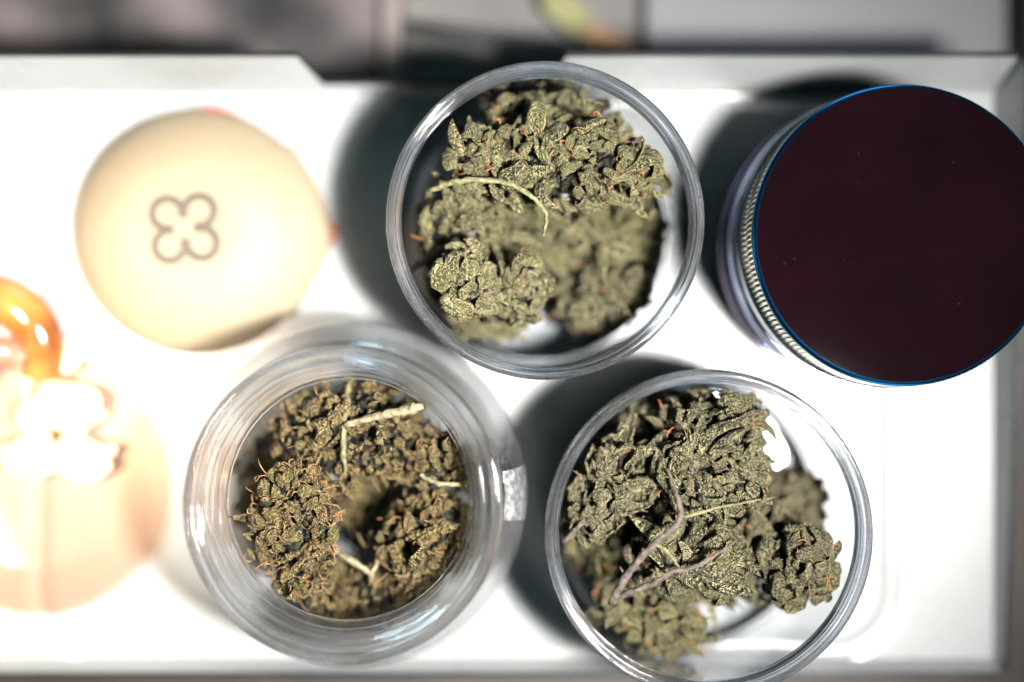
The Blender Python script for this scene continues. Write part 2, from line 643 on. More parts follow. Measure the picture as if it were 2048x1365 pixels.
def make_bract(kind, seed, mat):
    """one small wrinkled leafy scale, unit length along +X, back towards +Z"""
    rnd = random.Random(seed)
    nu, nv = (16, 20)
    v, f, rib = [], [], []
    if kind == 'plump':
        W = rnd.uniform(0.30, 0.42); T = rnd.uniform(0.6, 0.85); curl = rnd.uniform(-1.3, -0.3); amp = 0.13; blunt = 0.6
    elif kind == 'curl':
        W = rnd.uniform(0.24, 0.36); T = rnd.uniform(0.45, 0.7); curl = rnd.uniform(-2.8, -1.4); amp = 0.12; blunt = 0.5
    elif kind == 'leaf':
        W = rnd.uniform(0.14, 0.22); T = rnd.uniform(0.28, 0.45); curl = rnd.uniform(-1.5, 0.8); amp = 0.15; blunt = 0.8
    else:  # grain
        W = rnd.uniform(0.30, 0.46); T = rnd.uniform(0.7, 1.0); curl = rnd.uniform(-1.9, -0.2); amp = 0.2; blunt = 0.6
    side = rnd.uniform(-0.8, 0.8)
    twist = rnd.uniform(-1.0, 1.0)
    sd = Vector((rnd.uniform(0, 90), rnd.uniform(0, 90), 3))
    px = py = pz = 0.0
    ang, sang = (-curl * 0.35 if curl < 0 else -0.15), -side * 0.4
    for i in range(nu + 1):
        u = i / nu
        prof = max(0.0, sin(pi * min(1.0, 0.06 + 0.94 * u ** 0.85))) ** blunt
        prof = prof * (1.05 - 0.35 * u) + 0.015
        if i > 0:
            ang += curl / nu * (0.5 + u)
            sang += side / nu
            px += cos(ang) * cos(sang) / nu
            py += sin(sang) / nu
            pz += sin(ang) / nu
        for k in range(nv):
            t = 2 * pi * k / nv
            c, s_ = cos(t), sin(t)
            # lengthwise folds plus lumps
            fold = mnoise.noise(Vector((c * 1.7, s_ * 1.7, u * 1.1)) + sd)
            lump = mnoise.noise(Vector((c * 2.6, s_ * 2.6, u * 4.0)) + sd * 1.7)
            fine = mnoise.noise(Vector((c * 5.5, s_ * 5.5, u * 6.0)) + sd * 2.3)
            m = 1 + 3.4 * amp * fold + 1.8 * amp * lump + 1.1 * amp * fine
            yy = W * prof * c * m
            zz = W * T * prof * s_ * m
            if s_ < 0:
                zz *= 0.4
            zz -= 0.45 * W * (c * c) * prof
            tw = twist * u
            y2, z2 = yy * cos(tw) - zz * sin(tw), yy * sin(tw) + zz * cos(tw)
            v.append((px - z2 * sin(ang), py + y2, pz + z2 * cos(ang)))
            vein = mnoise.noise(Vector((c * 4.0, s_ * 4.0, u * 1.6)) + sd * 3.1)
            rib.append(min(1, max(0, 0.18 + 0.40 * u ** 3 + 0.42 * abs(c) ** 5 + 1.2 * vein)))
    for i in range(nu):
        for k in range(nv):
            k2 = (k + 1) % nv
            f.append((i * nv + k, i * nv + k2, (i + 1) * nv + k2, (i + 1) * nv + k))
    f.append(tuple(reversed(range(nv))))
    f.append(tuple(range(nu * nv, (nu + 1) * nv)))
    me = mesh('bract', v, f, mat, scale=1.0)
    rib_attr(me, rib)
    return me


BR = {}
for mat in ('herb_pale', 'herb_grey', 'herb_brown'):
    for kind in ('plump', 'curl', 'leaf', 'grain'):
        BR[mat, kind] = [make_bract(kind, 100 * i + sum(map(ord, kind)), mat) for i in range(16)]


def basis(xd, zd):
    x = Vector(xd).normalized()
    z = Vector(zd)
    y = z.cross(x)
    if y.length < 1e-4:
        y = Vector((0.3, 1, 0.2)).cross(x)
    y.normalize()
    z = x.cross(y)
    return Matrix((x, y, z)).transposed()


def rand_unit(r):
    while True:
        d = Vector((r.uniform(-1, 1), r.uniform(-1, 1), r.uniform(-1, 1)))
        if 0.05 < d.length < 1:
            return d.normalized()


def core_blob(c, ax, la, ra, rnd, lumpy=1.0):
    """lumpy ellipsoid, returns verts and faces in mm relative to the bud"""
    v, f = [], []
    B = basis(ax, (0, 0, 1))
    nu, nv = 7, 10
    sd = Vector((rnd.uniform(0, 50), rnd.uniform(0, 50), 0))
    for i in range(nu + 1):
        th = pi * i / nu
        for k in range(nv):
            a = 2 * pi * k / nv
            d = Vector((cos(th), sin(th) * cos(a), sin(th) * sin(a)))
            m = 0.85 + 0.5 * lumpy * mnoise.noise(d * 2.2 + sd)
            p = c + B @ Vector((d.x * la * m, d.y * ra * m, d.z * ra * m))
            v.append(tuple(p))
    for i in range(nu):
        for k in range(nv):
            k2 = (k + 1) % nv
            f.append((i * nv + k, i * nv + k2, (i + 1) * nv + k2, (i + 1) * nv + k))
    return v, f


def bud(label, group, a, b, R, mat, kinds, lobes, per, size, seed, pist='pistil_orange', npist=24,
        stems=(), jar=None, lobe_r=0.55, zmin=3.5, hairs=1500):
    """a flower bud from base a to tip b (mm), half width R, built of lobes of small leafy scales"""
    rnd = random.Random(seed)
    a, b = Vector(a), Vector(b)
    mid = (a + b) / 2
    ax = (b - a).normalized()
    L = (b - a).length
    t = thing('cannabis_bud', label, 'bud', a, group)
    B = basis(ax, (0, 0, 1))
    cores = [core_blob(mid - a, ax, L * 0.40, R * 0.58, rnd)]
    tips = []
    placed = []

    def inside(p, m=0.0):
        if jar is None:
            return True
        return (Vector((p.x - jar[0], p.y - jar[1])).length < jar[2] - m) and zmin < p.z < jar[3]

    for i in range(lobes):
        tt = (i + 0.5) / lobes
        s = -1 + 2 * tt
        phi = i * 2.39996 + rnd.uniform(-0.5, 0.5)
        prof = sqrt(max(0.05, 1 - abs(s) ** 2.6))
        rr = R * prof * rnd.uniform(0.45, 0.85)
        out = B @ Vector((0, cos(phi), sin(phi)))
        if out.z < -0.45:
            out.z *= -0.6
            out.normalize()
        c = mid + ax * (s * L * 0.44) + out * rr
        lr = R * lobe_r * rnd.uniform(0.7, 1.25) * (0.8 + 0.2 * prof)
        ldir = (out + ax * (0.5 + 0.6 * s) + rand_unit(rnd) * 0.25).normalized()
        cores.append(core_blob(c - a - ldir * lr * 0.2, ldir, lr * 0.72, lr * 0.55, rnd))
        for j in range(per):
            q = j / per
            ph = j * 2.39996 + phi
            ct = 1 - 1.55 * q
            st = sqrt(max(0, 1 - ct * ct))
            LB = basis(ldir, (0.1, 0.2, 1))
            n = LB @ Vector((ct, st * cos(ph), st * sin(ph)))
            n = (n + rand_unit(rnd) * 0.22).normalized()
            tg = ldir * 0.9 + ax * 0.45 + rand_unit(rnd) * 0.7
            tg = (tg - n * tg.dot(n)).normalized()
            lift = 0.2 + 0.35 * rnd.random() + (0.35 if q > 0.75 else 0)
            d = (tg + n * lift).normalized()
            sz = size * rnd.choice((rnd.uniform(0.55, 1.0), rnd.uniform(0.8, 1.55)))
            p = c + n * lr * 0.72 - tg * sz * 0.4
            e = p + d * sz
            if not inside(e, 0.8) or not inside(p, 0.8):
                d = (d + (mid - p).normalized() * 0.9 + Vector((0, 0, 0.2))).normalized()
                sz *= 0.75
                if not inside(p + d * sz, 0.4):
                    continue
            k = rnd.choice(kinds)
            if k in ('curl', 'leaf') and rnd.random() < 0.22 and inside(p + d * sz * 1.6, 0.6):
                sz *= 1.6
            if k == 'leaf':
                sz *= 1.5
                if not inside(p + d * sz, 0.4):
                    sz /= 1.5
            o = bpy.data.objects.new('bract', rnd.choice(BR[mat, k]))
            COL.objects.link(o)
            o.parent = t
            M3 = basis(d, n) @ Matrix.Rotation(rnd.uniform(-0.5, 0.5), 3, 'X')
            wv = rnd.uniform(0.85, 1.2)
            M4 = Matrix.LocRotScale((p - a) * MM, M3.to_quaternion(), Vector((sz, sz * wv, sz * wv)) * MM)
            o.matrix_basis = M4
            placed.append((o.data, M4))
            tips.append((p + n * lr * 0.15, n, d))
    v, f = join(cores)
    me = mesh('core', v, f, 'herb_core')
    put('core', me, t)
    # resin hairs: tiny pale spikes standing on the scales
    hv, hf = [], []
    for i in range(hairs):
        me_, M_ = rnd.choice(placed)
        vt = me_.vertices[rnd.randrange(len(me_.vertices))]
        p = (M_ @ vt.co) / MM
        n = (M_.to_3x3() @ vt.normal).normalized()
        if n.z < -0.2:
            continue
        n = (n + rand_unit(rnd) * 0.35).normalized()
        l = rnd.uniform(0.22, 0.5)
        q = n.orthogonal().normalized()
        q2 = n.cross(q)
        k = len(hv)
        rr = 0.055
        hv += [tuple(p + q * rr), tuple(p + (q2 * 0.87 - q * 0.5) * rr), tuple(p - (q2 * 0.87 + q * 0.5) * rr), tuple(p + n * l)]
        hf += [(k, k + 1, k + 3), (k + 1, k + 2, k + 3), (k + 2, k, k + 3)]
    if hv:
        o = put('resin_hairs', mesh('resin_hairs', hv, hf, 'resin'), t)
        o['kind'] = 'stuff'
    # hair-like pistils
    pv = []
    if tips:
        for i in range(int(npist * 1.7)):
            p, n, d = rnd.choice(tips)
            l = rnd.uniform(1.6, 3.4)
            side = rand_unit(rnd)
            pts = [p, p + n * l * 0.4 + side * 0.3, p + n * l * 0.65 + side * l * 0.35, p + n * l * 0.6 + side * l * 0.75]
            if not inside(pts[-1], 0.5):
                continue
            pts = smooth_path([q - a for q in pts], 3)
            pv.append(tube(pts, [0.12] * (len(pts) - 2) + [0.09, 0.04], 5))
    if pv:
        v, f = join(pv)
        o = put('pistils', mesh('pistils', v, f, pist), t)
        o['kind'] = 'stuff'
    for (pts, r0, r1, sm) in stems:
        pp = smooth_path([Vector(p) - a for p in pts], 8)
        n = len(pp)
        pp = [p + rand_unit(rnd) * 0.14 for p in pp]
        rad_ = [0.8 * (r0 + (r1 - r0) * i / (n - 1)) * (0.55 + 0.45 * min(1, 4 * (n - 1 - i) / n)) * (1 + rnd.uniform(-0.12, 0.18)) for i in range(n)]
        v, f = tube(pp, rad_, 12, 0.16)
        put('stem', mesh('stem', v, f, sm), t)
    return t


i1 = (J1[0], J1[1], J1[2] - 3.6, 47.0)
i3 = (J3[0], J3[1], J3[2] - 3.6, 49.0)
i2 = (GX, GY, 31.5, 46.0)
G1, G2, G3 = 'buds in the rear plastic jar', 'buds in the glass jar', 'buds in the front plastic jar'

# jar nearest the rear edge
PL = ['plump', 'plump', 'curl', 'leaf']
bud('large pale green bud lying across the mouth of the rear plastic jar', G1, P(895, 325, 32), P(1335, 345, 31), 8.8, 'herb_pale',
    PL, 26, 12, 4.0, 11, npist=70, jar=i1,
    stems=[([P(862, 380, 37), P(925, 362, 40), P(1010, 365, 41.5), P(1065, 395, 42), P(1092, 430, 41), P(1086, 475, 38)], 0.8, 0.5, 'stem_pale')])
bud('dark olive bud behind the large pale bud in the rear jar', G1, P(940, 222, 22), P(1260, 235, 23), 6.4, 'herb_pale',
    ['plump', 'leaf', 'curl'], 15, 9, 3.9, 12, jar=i1, npist=30)
bud('blurred olive bud with a grey stem at the left wall of the rear jar', G1, P(845, 470, 21), P(1000, 430, 23), 6.8, 'herb_pale',
    PL, 12, 9, 4.2, 13, jar=i1, npist=14,
    stems=[([P(822, 540, 26), P(880, 500, 29), P(960, 458, 30)], 1.1, 0.7, 'stem_grey')])
bud('tightly curled pale bud at the lower left of the rear jar', G1, P(950, 610, 30), P(925, 530, 36), 5.6, 'herb_pale',
    ['curl', 'curl', 'plump'], 9, 8, 5.0, 14, jar=i1, npist=6)
bud('small rounded bud right of the tightly curled one in the rear jar', G1, P(1048, 620, 27), P(1052, 545, 32), 4.6, 'herb_pale',
    ['plump', 'curl'], 8, 9, 4.3, 15, jar=i1, npist=12)
bud('shadowed greyish bud at the lower right of the rear jar', G1, P(1120, 630, 13), P(1300, 595, 14), 6.8, 'herb_grey',
    PL, 13, 9, 4.6, 16, jar=i1, npist=16)
bud('dark bud in the shade under the large pale bud, right side of the rear jar', G1, P(1100, 490, 10), P(1340, 470, 9.5), 6.6, 'herb_pale',
    ['plump', 'leaf'], 14, 9, 4.8, 17, jar=i1, npist=12)
bud('low olive bud below the tightly curled one, on the floor of the rear jar', G1, P(880, 570, 12), P(1050, 640, 11), 7.6, 'herb_pale',
    PL, 12, 9, 4.6, 18, jar=i1, npist=14)
bud('deep shaded bud in the gap at the middle of the rear jar', G1, P(960, 440, 10), P(1130, 490, 9), 7.2, 'herb_pale',
    ['plump', 'leaf'], 12, 9, 4.8, 19, jar=i1, npist=8)

# glass jar
GK = ['grain', 'curl', 'leaf', 'plump']
bud('brown green bud standing at the left in the glass jar', G2, P(600, 1190, 30), P(588, 935, 37), 7.8, 'herb_brown',
    GK, 26, 11, 2.6, 21, 'pistil_brown', 170, jar=i2)
bud('olive bud with pale stems at the back of the glass jar', G2, P(560, 870, 25), P(840, 868, 26), 10.2, 'herb_brown',
    GK, 28, 11, 2.8, 22, 'pistil_brown', 120, jar=i2,
    stems=[([P(697, 768, 30), P(690, 830, 35), P(686, 900, 36.5), P(692, 955, 34)], 0.8, 0.6, 'stem_pale'),
           ([P(690, 850, 36.5), P(760, 832, 39), P(815, 820, 41), P(845, 812, 41.5)], 0.7, 1.5, 'stem_cream')])
bud('small bud with pale stem at the right wall of the glass jar', G2, P(850, 965, 27), P(920, 885, 30), 6.4, 'herb_brown',
    GK, 14, 11, 2.3, 23, 'pistil_brown', 46, jar=i2,
    stems=[([P(840, 950, 34), P(880, 968, 36), P(935, 970, 35)], 0.5, 0.7, 'stem_cream')])
bud('blurred olive bud at the lower right of the glass jar', G2, P(800, 1140, 25), P(905, 1020, 27), 9.4, 'herb_brown',
    GK, 26, 11, 2.9, 24, 'pistil_brown', 80, jar=i2)
bud('bud with a pale forked stem at the front of the glass jar', G2, P(630, 1205, 20), P(880, 1205, 18), 8.6, 'herb_brown',
    GK, 22, 11, 2.9, 25, 'pistil_brown', 80, jar=i2,
    stems=[([P(655, 1095, 29), P(700, 1120, 31), P(745, 1150, 31)], 0.7, 1.0, 'stem_cream'),
           ([P(765, 1105, 29), P(745, 1145, 31), P(740, 1170, 29)], 0.5, 0.7, 'stem_cream')])
bud('dark low bud at the left floor of the glass jar', G2, P(540, 850, 10), P(530, 1090, 10), 7.0, 'herb_brown',
    GK, 12, 9, 2.9, 26, 'pistil_brown', 20, jar=i2)
bud('dark bud at the bottom of the pit in the middle of the glass jar', G2, P(700, 980, 7), P(790, 1050, 7), 6.5, 'herb_brown',
    GK, 14, 9, 3.0, 27, 'pistil_brown', 10, jar=i2)

# jar in front of the grinder
LF = ['leaf', 'plump', 'leaf', 'curl']
bud('grey green leafy bud on a branching twig at the centre of the front jar', G3, P(1310, 965, 35), P(1510, 925, 36), 7.4, 'herb_grey',
    LF, 18, 9, 4.3, 31, npist=20, jar=i3,
    stems=[([P(1222, 1208, 42), P(1262, 1140, 45), P(1310, 1088, 46), P(1360, 1040, 46), P(1352, 990, 45.5), P(1335, 940, 43)], 1.05, 0.65, 'stem_grey'),
           ([P(1240, 1192, 42.5), P(1310, 1165, 45), P(1345, 1143, 45.5), P(1390, 1135, 45.5), P(1440, 1105, 45), P(1475, 1080, 43.5)], 0.8, 0.45, 'stem_grey'),
           ([P(1308, 1088, 46), P(1335, 1105, 46.5), P(1358, 1135, 45.8)], 0.4, 0.45, 'stem_pale'),
           ([P(1362, 1036, 45.8), P(1440, 1015, 45), P(1550, 995, 43)], 0.4, 0.2, 'stem_pale'),
           ([P(1362, 1040, 44.3), P(1375, 1052, 45.2)], 0.5, 0.12, 'stem_grey'),
           ([P(1234, 1190, 42), P(1245, 1150, 43.5), P(1240, 1135, 44)], 0.35, 0.25, 'stem_grey')])
bud('frosted bud at the back wall of the front jar', G3, P(1330, 870, 31), P(1520, 830, 32), 7.4, 'herb_grey',
    LF, 14, 10, 4.4, 32, npist=18, jar=i3)
bud('long leafy bud with a brown stem end at the left wall of the front jar', G3, P(1150, 1060, 30), P(1270, 895, 33), 6.6, 'herb_grey',
    ['leaf', 'leaf', 'plump'], 13, 9, 4.6, 33, npist=10, jar=i3,
    stems=[([P(1126, 1085, 34), P(1160, 1050, 36), P(1215, 985, 35)], 0.75, 0.5, 'stem_grey')])
bud('cluster of plump dark scales under the twig in the front jar', G3, P(1280, 1125, 31), P(1475, 1095, 35), 6.8, 'herb_grey',
    LF, 15, 9, 4.7, 34, npist=14, jar=i3)
bud('round knobbly bud at the right side of the front jar', G3, P(1600, 1190, 31), P(1615, 1075, 36), 6.6, 'herb_grey',
    ['plump', 'plump', 'curl'], 14, 11, 3.7, 35, npist=24, jar=i3)
bud('reddish brown blurred bud left of the round knobbly one in the front jar', G3, P(1490, 1140, 25), P(1570, 1045, 26), 6.4, 'herb_grey',
    ['plump', 'curl'], 11, 9, 4.4, 36, npist=40, jar=i3)
bud('olive bud at the lower left of the front jar', G3, P(1200, 1170, 20), P(1390, 1280, 20), 8.6, 'herb_pale',
    PL, 18, 10, 4.4, 37, npist=44, jar=i3)
bud('dark leafy bud in the shade at the right wall of the front jar', G3, P(1510, 990, 13), P(1660, 1010, 13), 6.4, 'herb_grey',
    ['leaf', 'plump'], 11, 8, 4.8, 38, npist=6, jar=i3)
bud('dim bud low at the back left of the front jar', G3, P(1200, 900, 15), P(1400, 810, 15), 8.4, 'herb_grey',
    ['plump', 'leaf'], 14, 9, 5.0, 39, npist=8, jar=i3)
bud('deep dark bud on the floor in the middle of the front jar', G3, P(1300, 1020, 13), P(1500, 1150, 12), 9.4, 'herb_pale',
    ['plump', 'leaf'], 16, 9, 5.0, 40, npist=20, jar=i3)
bud('dark bud low at the left wall of the front jar under the long leafy one', G3, P(1170, 1130, 12), P(1220, 980, 12), 7.6, 'herb_pale',
    ['plump', 'leaf'], 11, 9, 4.8, 41, npist=12, jar=i3)

# crumbs in the front jar
cv = []
rnd = random.Random(5)
for i in range(90):
    a = rnd.uniform(-2.6, 0.4)
    r = J3[2] - rnd.uniform(3.8, 9.5)
    p = Vector((r * cos(a), r * sin(a), 2.75))
    cv.append(core_blob(p, rand_unit(rnd), rnd.uniform(0.2, 0.6), rnd.uniform(0.15, 0.3), rnd))
for i in range(40):
    a = rnd.uniform(-2.2, 0.7)
    r = J3[2] - rnd.uniform(0.4, 1.9)
    cv.append(core_blob(Vector((r * cos(a), r * sin(a), J3[3] + 0.05)), rand_unit(rnd), rnd.uniform(0.1, 0.32), rnd.uniform(0.08, 0.2), rnd))
v, f = join(cv)
cr = put('herb_crumbs', mesh('herb_crumbs', v, f, 'stem_grey'), None, (J3[0], J3[1], 0))
tag(cr, 'fine dark herb crumbs on the rim and inner floor edge of the front plastic jar', 'crumbs')
cr['kind'] = 'stuff'


# ------------------------------------------------------------------ grinder
plain('grinder_top', (0.0044, 0.0010, 0.0019, 1), 0.03, 0.0, 60, 0.2)
m = MATS['grinder_top']
nt = m.node_tree
b = nt.nodes['Principled BSDF']
src = b.inputs['Base Color'].links[0].from_socket
tc = N(nt, 'ShaderNodeTexCoord')
d1 = N(nt, 'ShaderNodeTexVoronoi')
d1.inputs['Scale'].default_value = 260
nt.links.new(tc.outputs['Object'], d1.inputs['Vector'])
q = N(nt, 'ShaderNodeMapRange')
q.inputs['From Min'].default_value = 0.10
q.inputs['From Max'].default_value = 0.05
q.inputs['To Max'].default_value = 0.035
nt.links.new(d1.outputs['Distance'], q.inputs['Value'])
d2 = N(nt, 'ShaderNodeTexNoise')
d2.inputs['Scale'].default_value = 70
nt.links.new(tc.outputs['Object'], d2.inputs['Vector'])
q2 = N(nt, 'ShaderNodeMapRange')
q2.inputs['From Min'].default_value = 0.52
q2.inputs['From Max'].default_value = 0.72
nt.links.new(d2.outputs['Fac'], q2.inputs['Value'])
qm = N(nt, 'ShaderNodeMath', operation='MULTIPLY')
nt.links.new(q.outputs[0], qm.inputs[0])
nt.links.new(q2.outputs[0], qm.inputs[1])
mxc = N(nt, 'ShaderNodeMix', data_type='RGBA')
nt.links.new(qm.outputs[0], mxc.inputs['Factor'])
nt.links.new(src, mxc.inputs['A'])
mxc.inputs['B'].default_value = (0.25, 0.22, 0.24, 1)
nt.links.new(mxc.outputs['Result'], b.inputs['Base Color'])
plain('grinder_edge', (0.005, 0.13, 0.32, 1), 0.22, 1.0)


def tint_and_reflection():  # iridescence, with a dark reflection painted into the lower part
    m, nt, b = new_mat('grinder_side')
    tc = N(nt, 'ShaderNodeTexCoord')
    sx = N(nt, 'ShaderNodeSeparateXYZ')
    nt.links.new(tc.outputs['Object'], sx.inputs[0])
    no = N(nt, 'ShaderNodeTexNoise')
    no.inputs['Scale'].default_value = 25
    nt.links.new(tc.outputs['Object'], no.inputs['Vector'])
    ma = N(nt, 'ShaderNodeMath', operation='MULTIPLY_ADD')
    ma.inputs[1].default_value = 1 / 0.045
    nt.links.new(sx.outputs['Z'], ma.inputs[0])
    mb = N(nt, 'ShaderNodeMath', operation='MULTIPLY_ADD')
    mb.inputs[1].default_value = 0.3
    mb.inputs[2].default_value = -0.15
    nt.links.new(no.outputs['Fac'], mb.inputs[0])
    nt.links.new(mb.outputs[0], ma.inputs[2])
    r = ramp(nt, [(0.0, (0.05, 0.13, 0.18, 1)), (0.2, (0.16, 0.12, 0.20, 1)), (0.42, (0.24, 0.33, 0.58, 1)), (0.60, (0.62, 0.58, 0.66, 1)), (0.75, (0.66, 0.60, 0.40, 1)), (1.0, (0.62, 0.59, 0.42, 1))])
    nt.links.new(ma.outputs[0], r.inputs['Fac'])
    nt.links.new(r.outputs['Color'], b.inputs['Base Color'])
    b.inputs['Metallic'].default_value = 1.0
    b.inputs['Roughness'].default_value = 0.10


tint_and_reflection()
gr = thing('herb_grinder', 'round metal herb grinder with dark maroon lid and blue edge', 'grinder', (79.2, 21.4, 0))
GR = 30.6
v, f = lathe([(0.01, 45.0), (10, 45.0), (29.75, 45.0)], 160)
lid = put('lid', mesh('lid', v, f, 'grinder_top', sharp=40), gr)
v, f = lathe([(29.75, 45.0), (30.15, 44.9), (30.45, 44.65), (30.6, 44.2), (30.6, 43.6)], 160)
put('lid_edge', mesh('lid_edge', v, f, 'grinder_edge'), lid)
nt_ = 170
v, f = lathe([(30.6, 43.6), (30.7, 43.1), (30.9, 31.4), (30.7, 31.0)], nt_ * 6,
             rad=lambda a, r, z: r - (0.42 * (0.5 + 0.5 * cos(a * nt_)) ** 2 if 31.2 < z < 43.3 else 0))
put('knurled_ring', mesh('knurled_ring', v, f, 'grinder_side', sharp=60), lid)
v, f = lathe([(30.7, 31.0), (31.2, 30.8), (31.2, 26.2), (30.9, 25.9), (30.0, 25.8)], 160)
put('lid_skirt', mesh('lid_skirt', v, f, 'grinder_side', sharp=40), lid)
v, f = lathe([(30.0, 25.8), (30.0, 25.3), (31.4, 25.2), (31.7, 24.8), (31.7, 13.2), (31.4, 12.8), (30.4, 12.7)], 160)
put('chamber', mesh('chamber', v, f, 'grinder_side', sharp=40), gr)
v, f = lathe([(30.4, 12.7), (30.4, 12.2), (31.9, 12.1), (32.2, 11.7), (32.2, 1.4), (31.5, 0.4), (30.2, 0.05), (0.01, 0.05)], 160)
put('catcher', mesh('catcher', v, f, 'grinder_side', sharp=40), gr)

# ------------------------------------------------------------------ cream container
m, nt, b = new_mat('cream_wax')
b.inputs['Base Color'].default_value = (0.265, 0.215, 0.145, 1)
b.inputs['Roughness'].default_value = 0.65
b.inputs['Subsurface Weight'].default_value = 1.0
b.inputs['Subsurface Radius'].default_value = (1.0, 0.6, 0.25)
b.inputs['Subsurface Scale'].default_value = 0.006
plain('emblem_brown', srgb(80, 70, 60), 0.6)
cc = P(396, 466, 0)
cw = thing('cream_container', 'squat cream container with pointed spout and four-petal mark on top', 'container', (cc.x, cc.y, 0))


def spout(a, r, z):
    aa = (a + pi) % (2 * pi) - pi
    k = max(0.0, 1 - z / 11.0) * max(0.0, r / 28.0) ** 2
    t = max(0.0, 1 - abs(aa) / 0.75)
    return r * (1 + 0.16 * k * (1 / max(0.72, cos(aa)) - 1 if abs(aa) < 0.75 else 0) + 0.13 * k * t ** 1.4)


prof = [(0.01, 0.1), (26.5, 0.1), (28, 0.8), (28.4, 2.5), (27.6, 6), (25.2, 11), (21.5, 16), (17.8, 19.0), (15.0, 20.4), (12.5, 21.0), (9.0, 20.9), (0.01, 20.9)]
prof = [(r, z * 0.66) for r, z in prof]
v, f = lathe(prof, 120, rad=spout)
put('body', mesh('body', v, f, 'cream_wax', sharp=60), cw)
plain('red_lacquer', (0.42, 0.06, 0.035, 1), 0.4, 0, 120, 0.2)


def bulge(a, r, z):
    k = 0.0
    for a0, amt in ((0.0, 0.15), (radians(82), 0.035)):
        d = abs((a - a0 + pi) % (2 * pi) - pi)
        k += amt * max(0.0, 1 - d / 0.3) ** 1.2
    return r * (1 + k) if r > 5 else r


v, f = lathe([(0.01, 0.02), (28.0, 0.02), (28.6, 0.5), (28.0, 1.2), (26.0, 1.3)], 120, rad=bulge)
put('red_base', mesh('red_base', v, f, 'red_lacquer'), cw)
for q in range(4):
    a0 = pi / 4 + q * pi / 2 + 0.08
    cx, cy = 5.1 * cos(a0), 5.1 * sin(a0)
    pts = []
    for i in range(25):
        a = a0 - radians(155) + radians(310) * i / 24
        pts.append((cx + 3.35 * cos(a), cy + 3.35 * sin(a), 13.75))
    v, f = tube(pts, [0.8] * 25, 8)
    put('petal_outline', mesh('petal_outline', v, f, 'emblem_brown'), cw)

# ------------------------------------------------------------------ dish and its pieces at the left edge
thin_clear('dish_glaze', (0.95, 0.85, 0.79, 1), 1.5, 0.12, 0.3, 120)
plain('amber_glaze', (0.40, 0.13, 0.035, 1), 0.12, 0, 90, 0.6, Transmission_Weight=0.3)
plain('pink_glaze', (0.40, 0.10, 0.07, 1), 0.15, 0, 90, 0.3)
plain('glint_white', (0.62, 0.47, 0.30, 1), 0.1, 0, 90, 0.05)  # pale colour painting the white glints of shiny glass
plain('dark_hole', (0.03, 0.02, 0.015, 1), 0.5)
dc = P(95, 965, 0)
dish = thing('shallow_dish', 'pale pink glass dish at the left frame edge under shiny amber curl', 'dish', (dc.x, dc.y, 0))
v, f = lathe([(0.01, 0.1), (18, 0.1), (22, 1.0), (29.5, 4.6), (30.2, 5.2), (29.8, 5.6), (28.8, 5.2), (21.5, 2.2), (17.5, 1.8), (0.01, 1.8)], 96)
put('bowl', mesh('bowl', v, f, 'dish_glaze', sharp=60), dish)
# amber glazed curl with pink inside, resting in the dish
ac = P(-12, 728, 9)
am = thing('amber_curl', 'shiny amber curl with pink hollow, cut by the left frame edge', 'ornament', (ac.x, ac.y, 3))
pts = [(-15, 7, 5), (-9, 13, 7), (0, 15, 8), (8, 11, 8), (11.5, 4, 7), (10.5, -3, 6)]
v, f = tube(smooth_path(pts, 6), [4.0 + 1.4 * sin(pi * i / 30) for i in range(31)], 14)
put('outer_curl', mesh('outer_curl', v, f, 'amber_glaze'), am)
pts = [(-9, -16, 6), (-8, -7, 8), (-2.5, 1.5, 9), (4, 3, 9), (7.5, 1, 8)]
v, f = tube(smooth_path(pts, 6), [3.2] * 25, 12)
put('inner_curl', mesh('inner_curl', v, f, 'pink_glaze'), am)
pts = [(-13, 7, 10.5), (-9, 8.5, 11.5), (-4, 8, 11.5)]
v, f = tube(smooth_path(pts, 6), [1.7] * 13, 10)
put('dark_slot', mesh('dark_slot', v, f, 'dark_hole'), am)
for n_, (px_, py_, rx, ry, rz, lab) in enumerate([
        (132, 715, 3.0, 4.6, 4, 'small creamy white lump standing in for a glint touching the amber curl'),
        (120, 820, 8.5, 8.0, 6, 'largest creamy white lump standing in for a glint in the pale dish'),
        (165, 918, 7.0, 5.6, 5, 'creamy white lump standing in for a glint at the right end of the pale dish'),
        (55, 915, 8.0, 6.0, 5, 'creamy white lump standing in for a glint at the dish centre near the left frame edge')]):
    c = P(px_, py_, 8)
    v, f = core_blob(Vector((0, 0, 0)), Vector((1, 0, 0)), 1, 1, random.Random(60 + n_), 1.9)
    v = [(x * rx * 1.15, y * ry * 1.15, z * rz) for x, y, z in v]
    o = put('glint_lump', mesh('glint_lump', v, f, 'glint_white'), None, (c.x, c.y, 6.5))  # solid lump added in place of a bright glint on glass
    tag(o, lab, 'lump', 'white lumps standing in for glints in the dish')
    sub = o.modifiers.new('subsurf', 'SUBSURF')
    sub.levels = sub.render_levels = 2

# ------------------------------------------------------------------ things on the table behind the tray


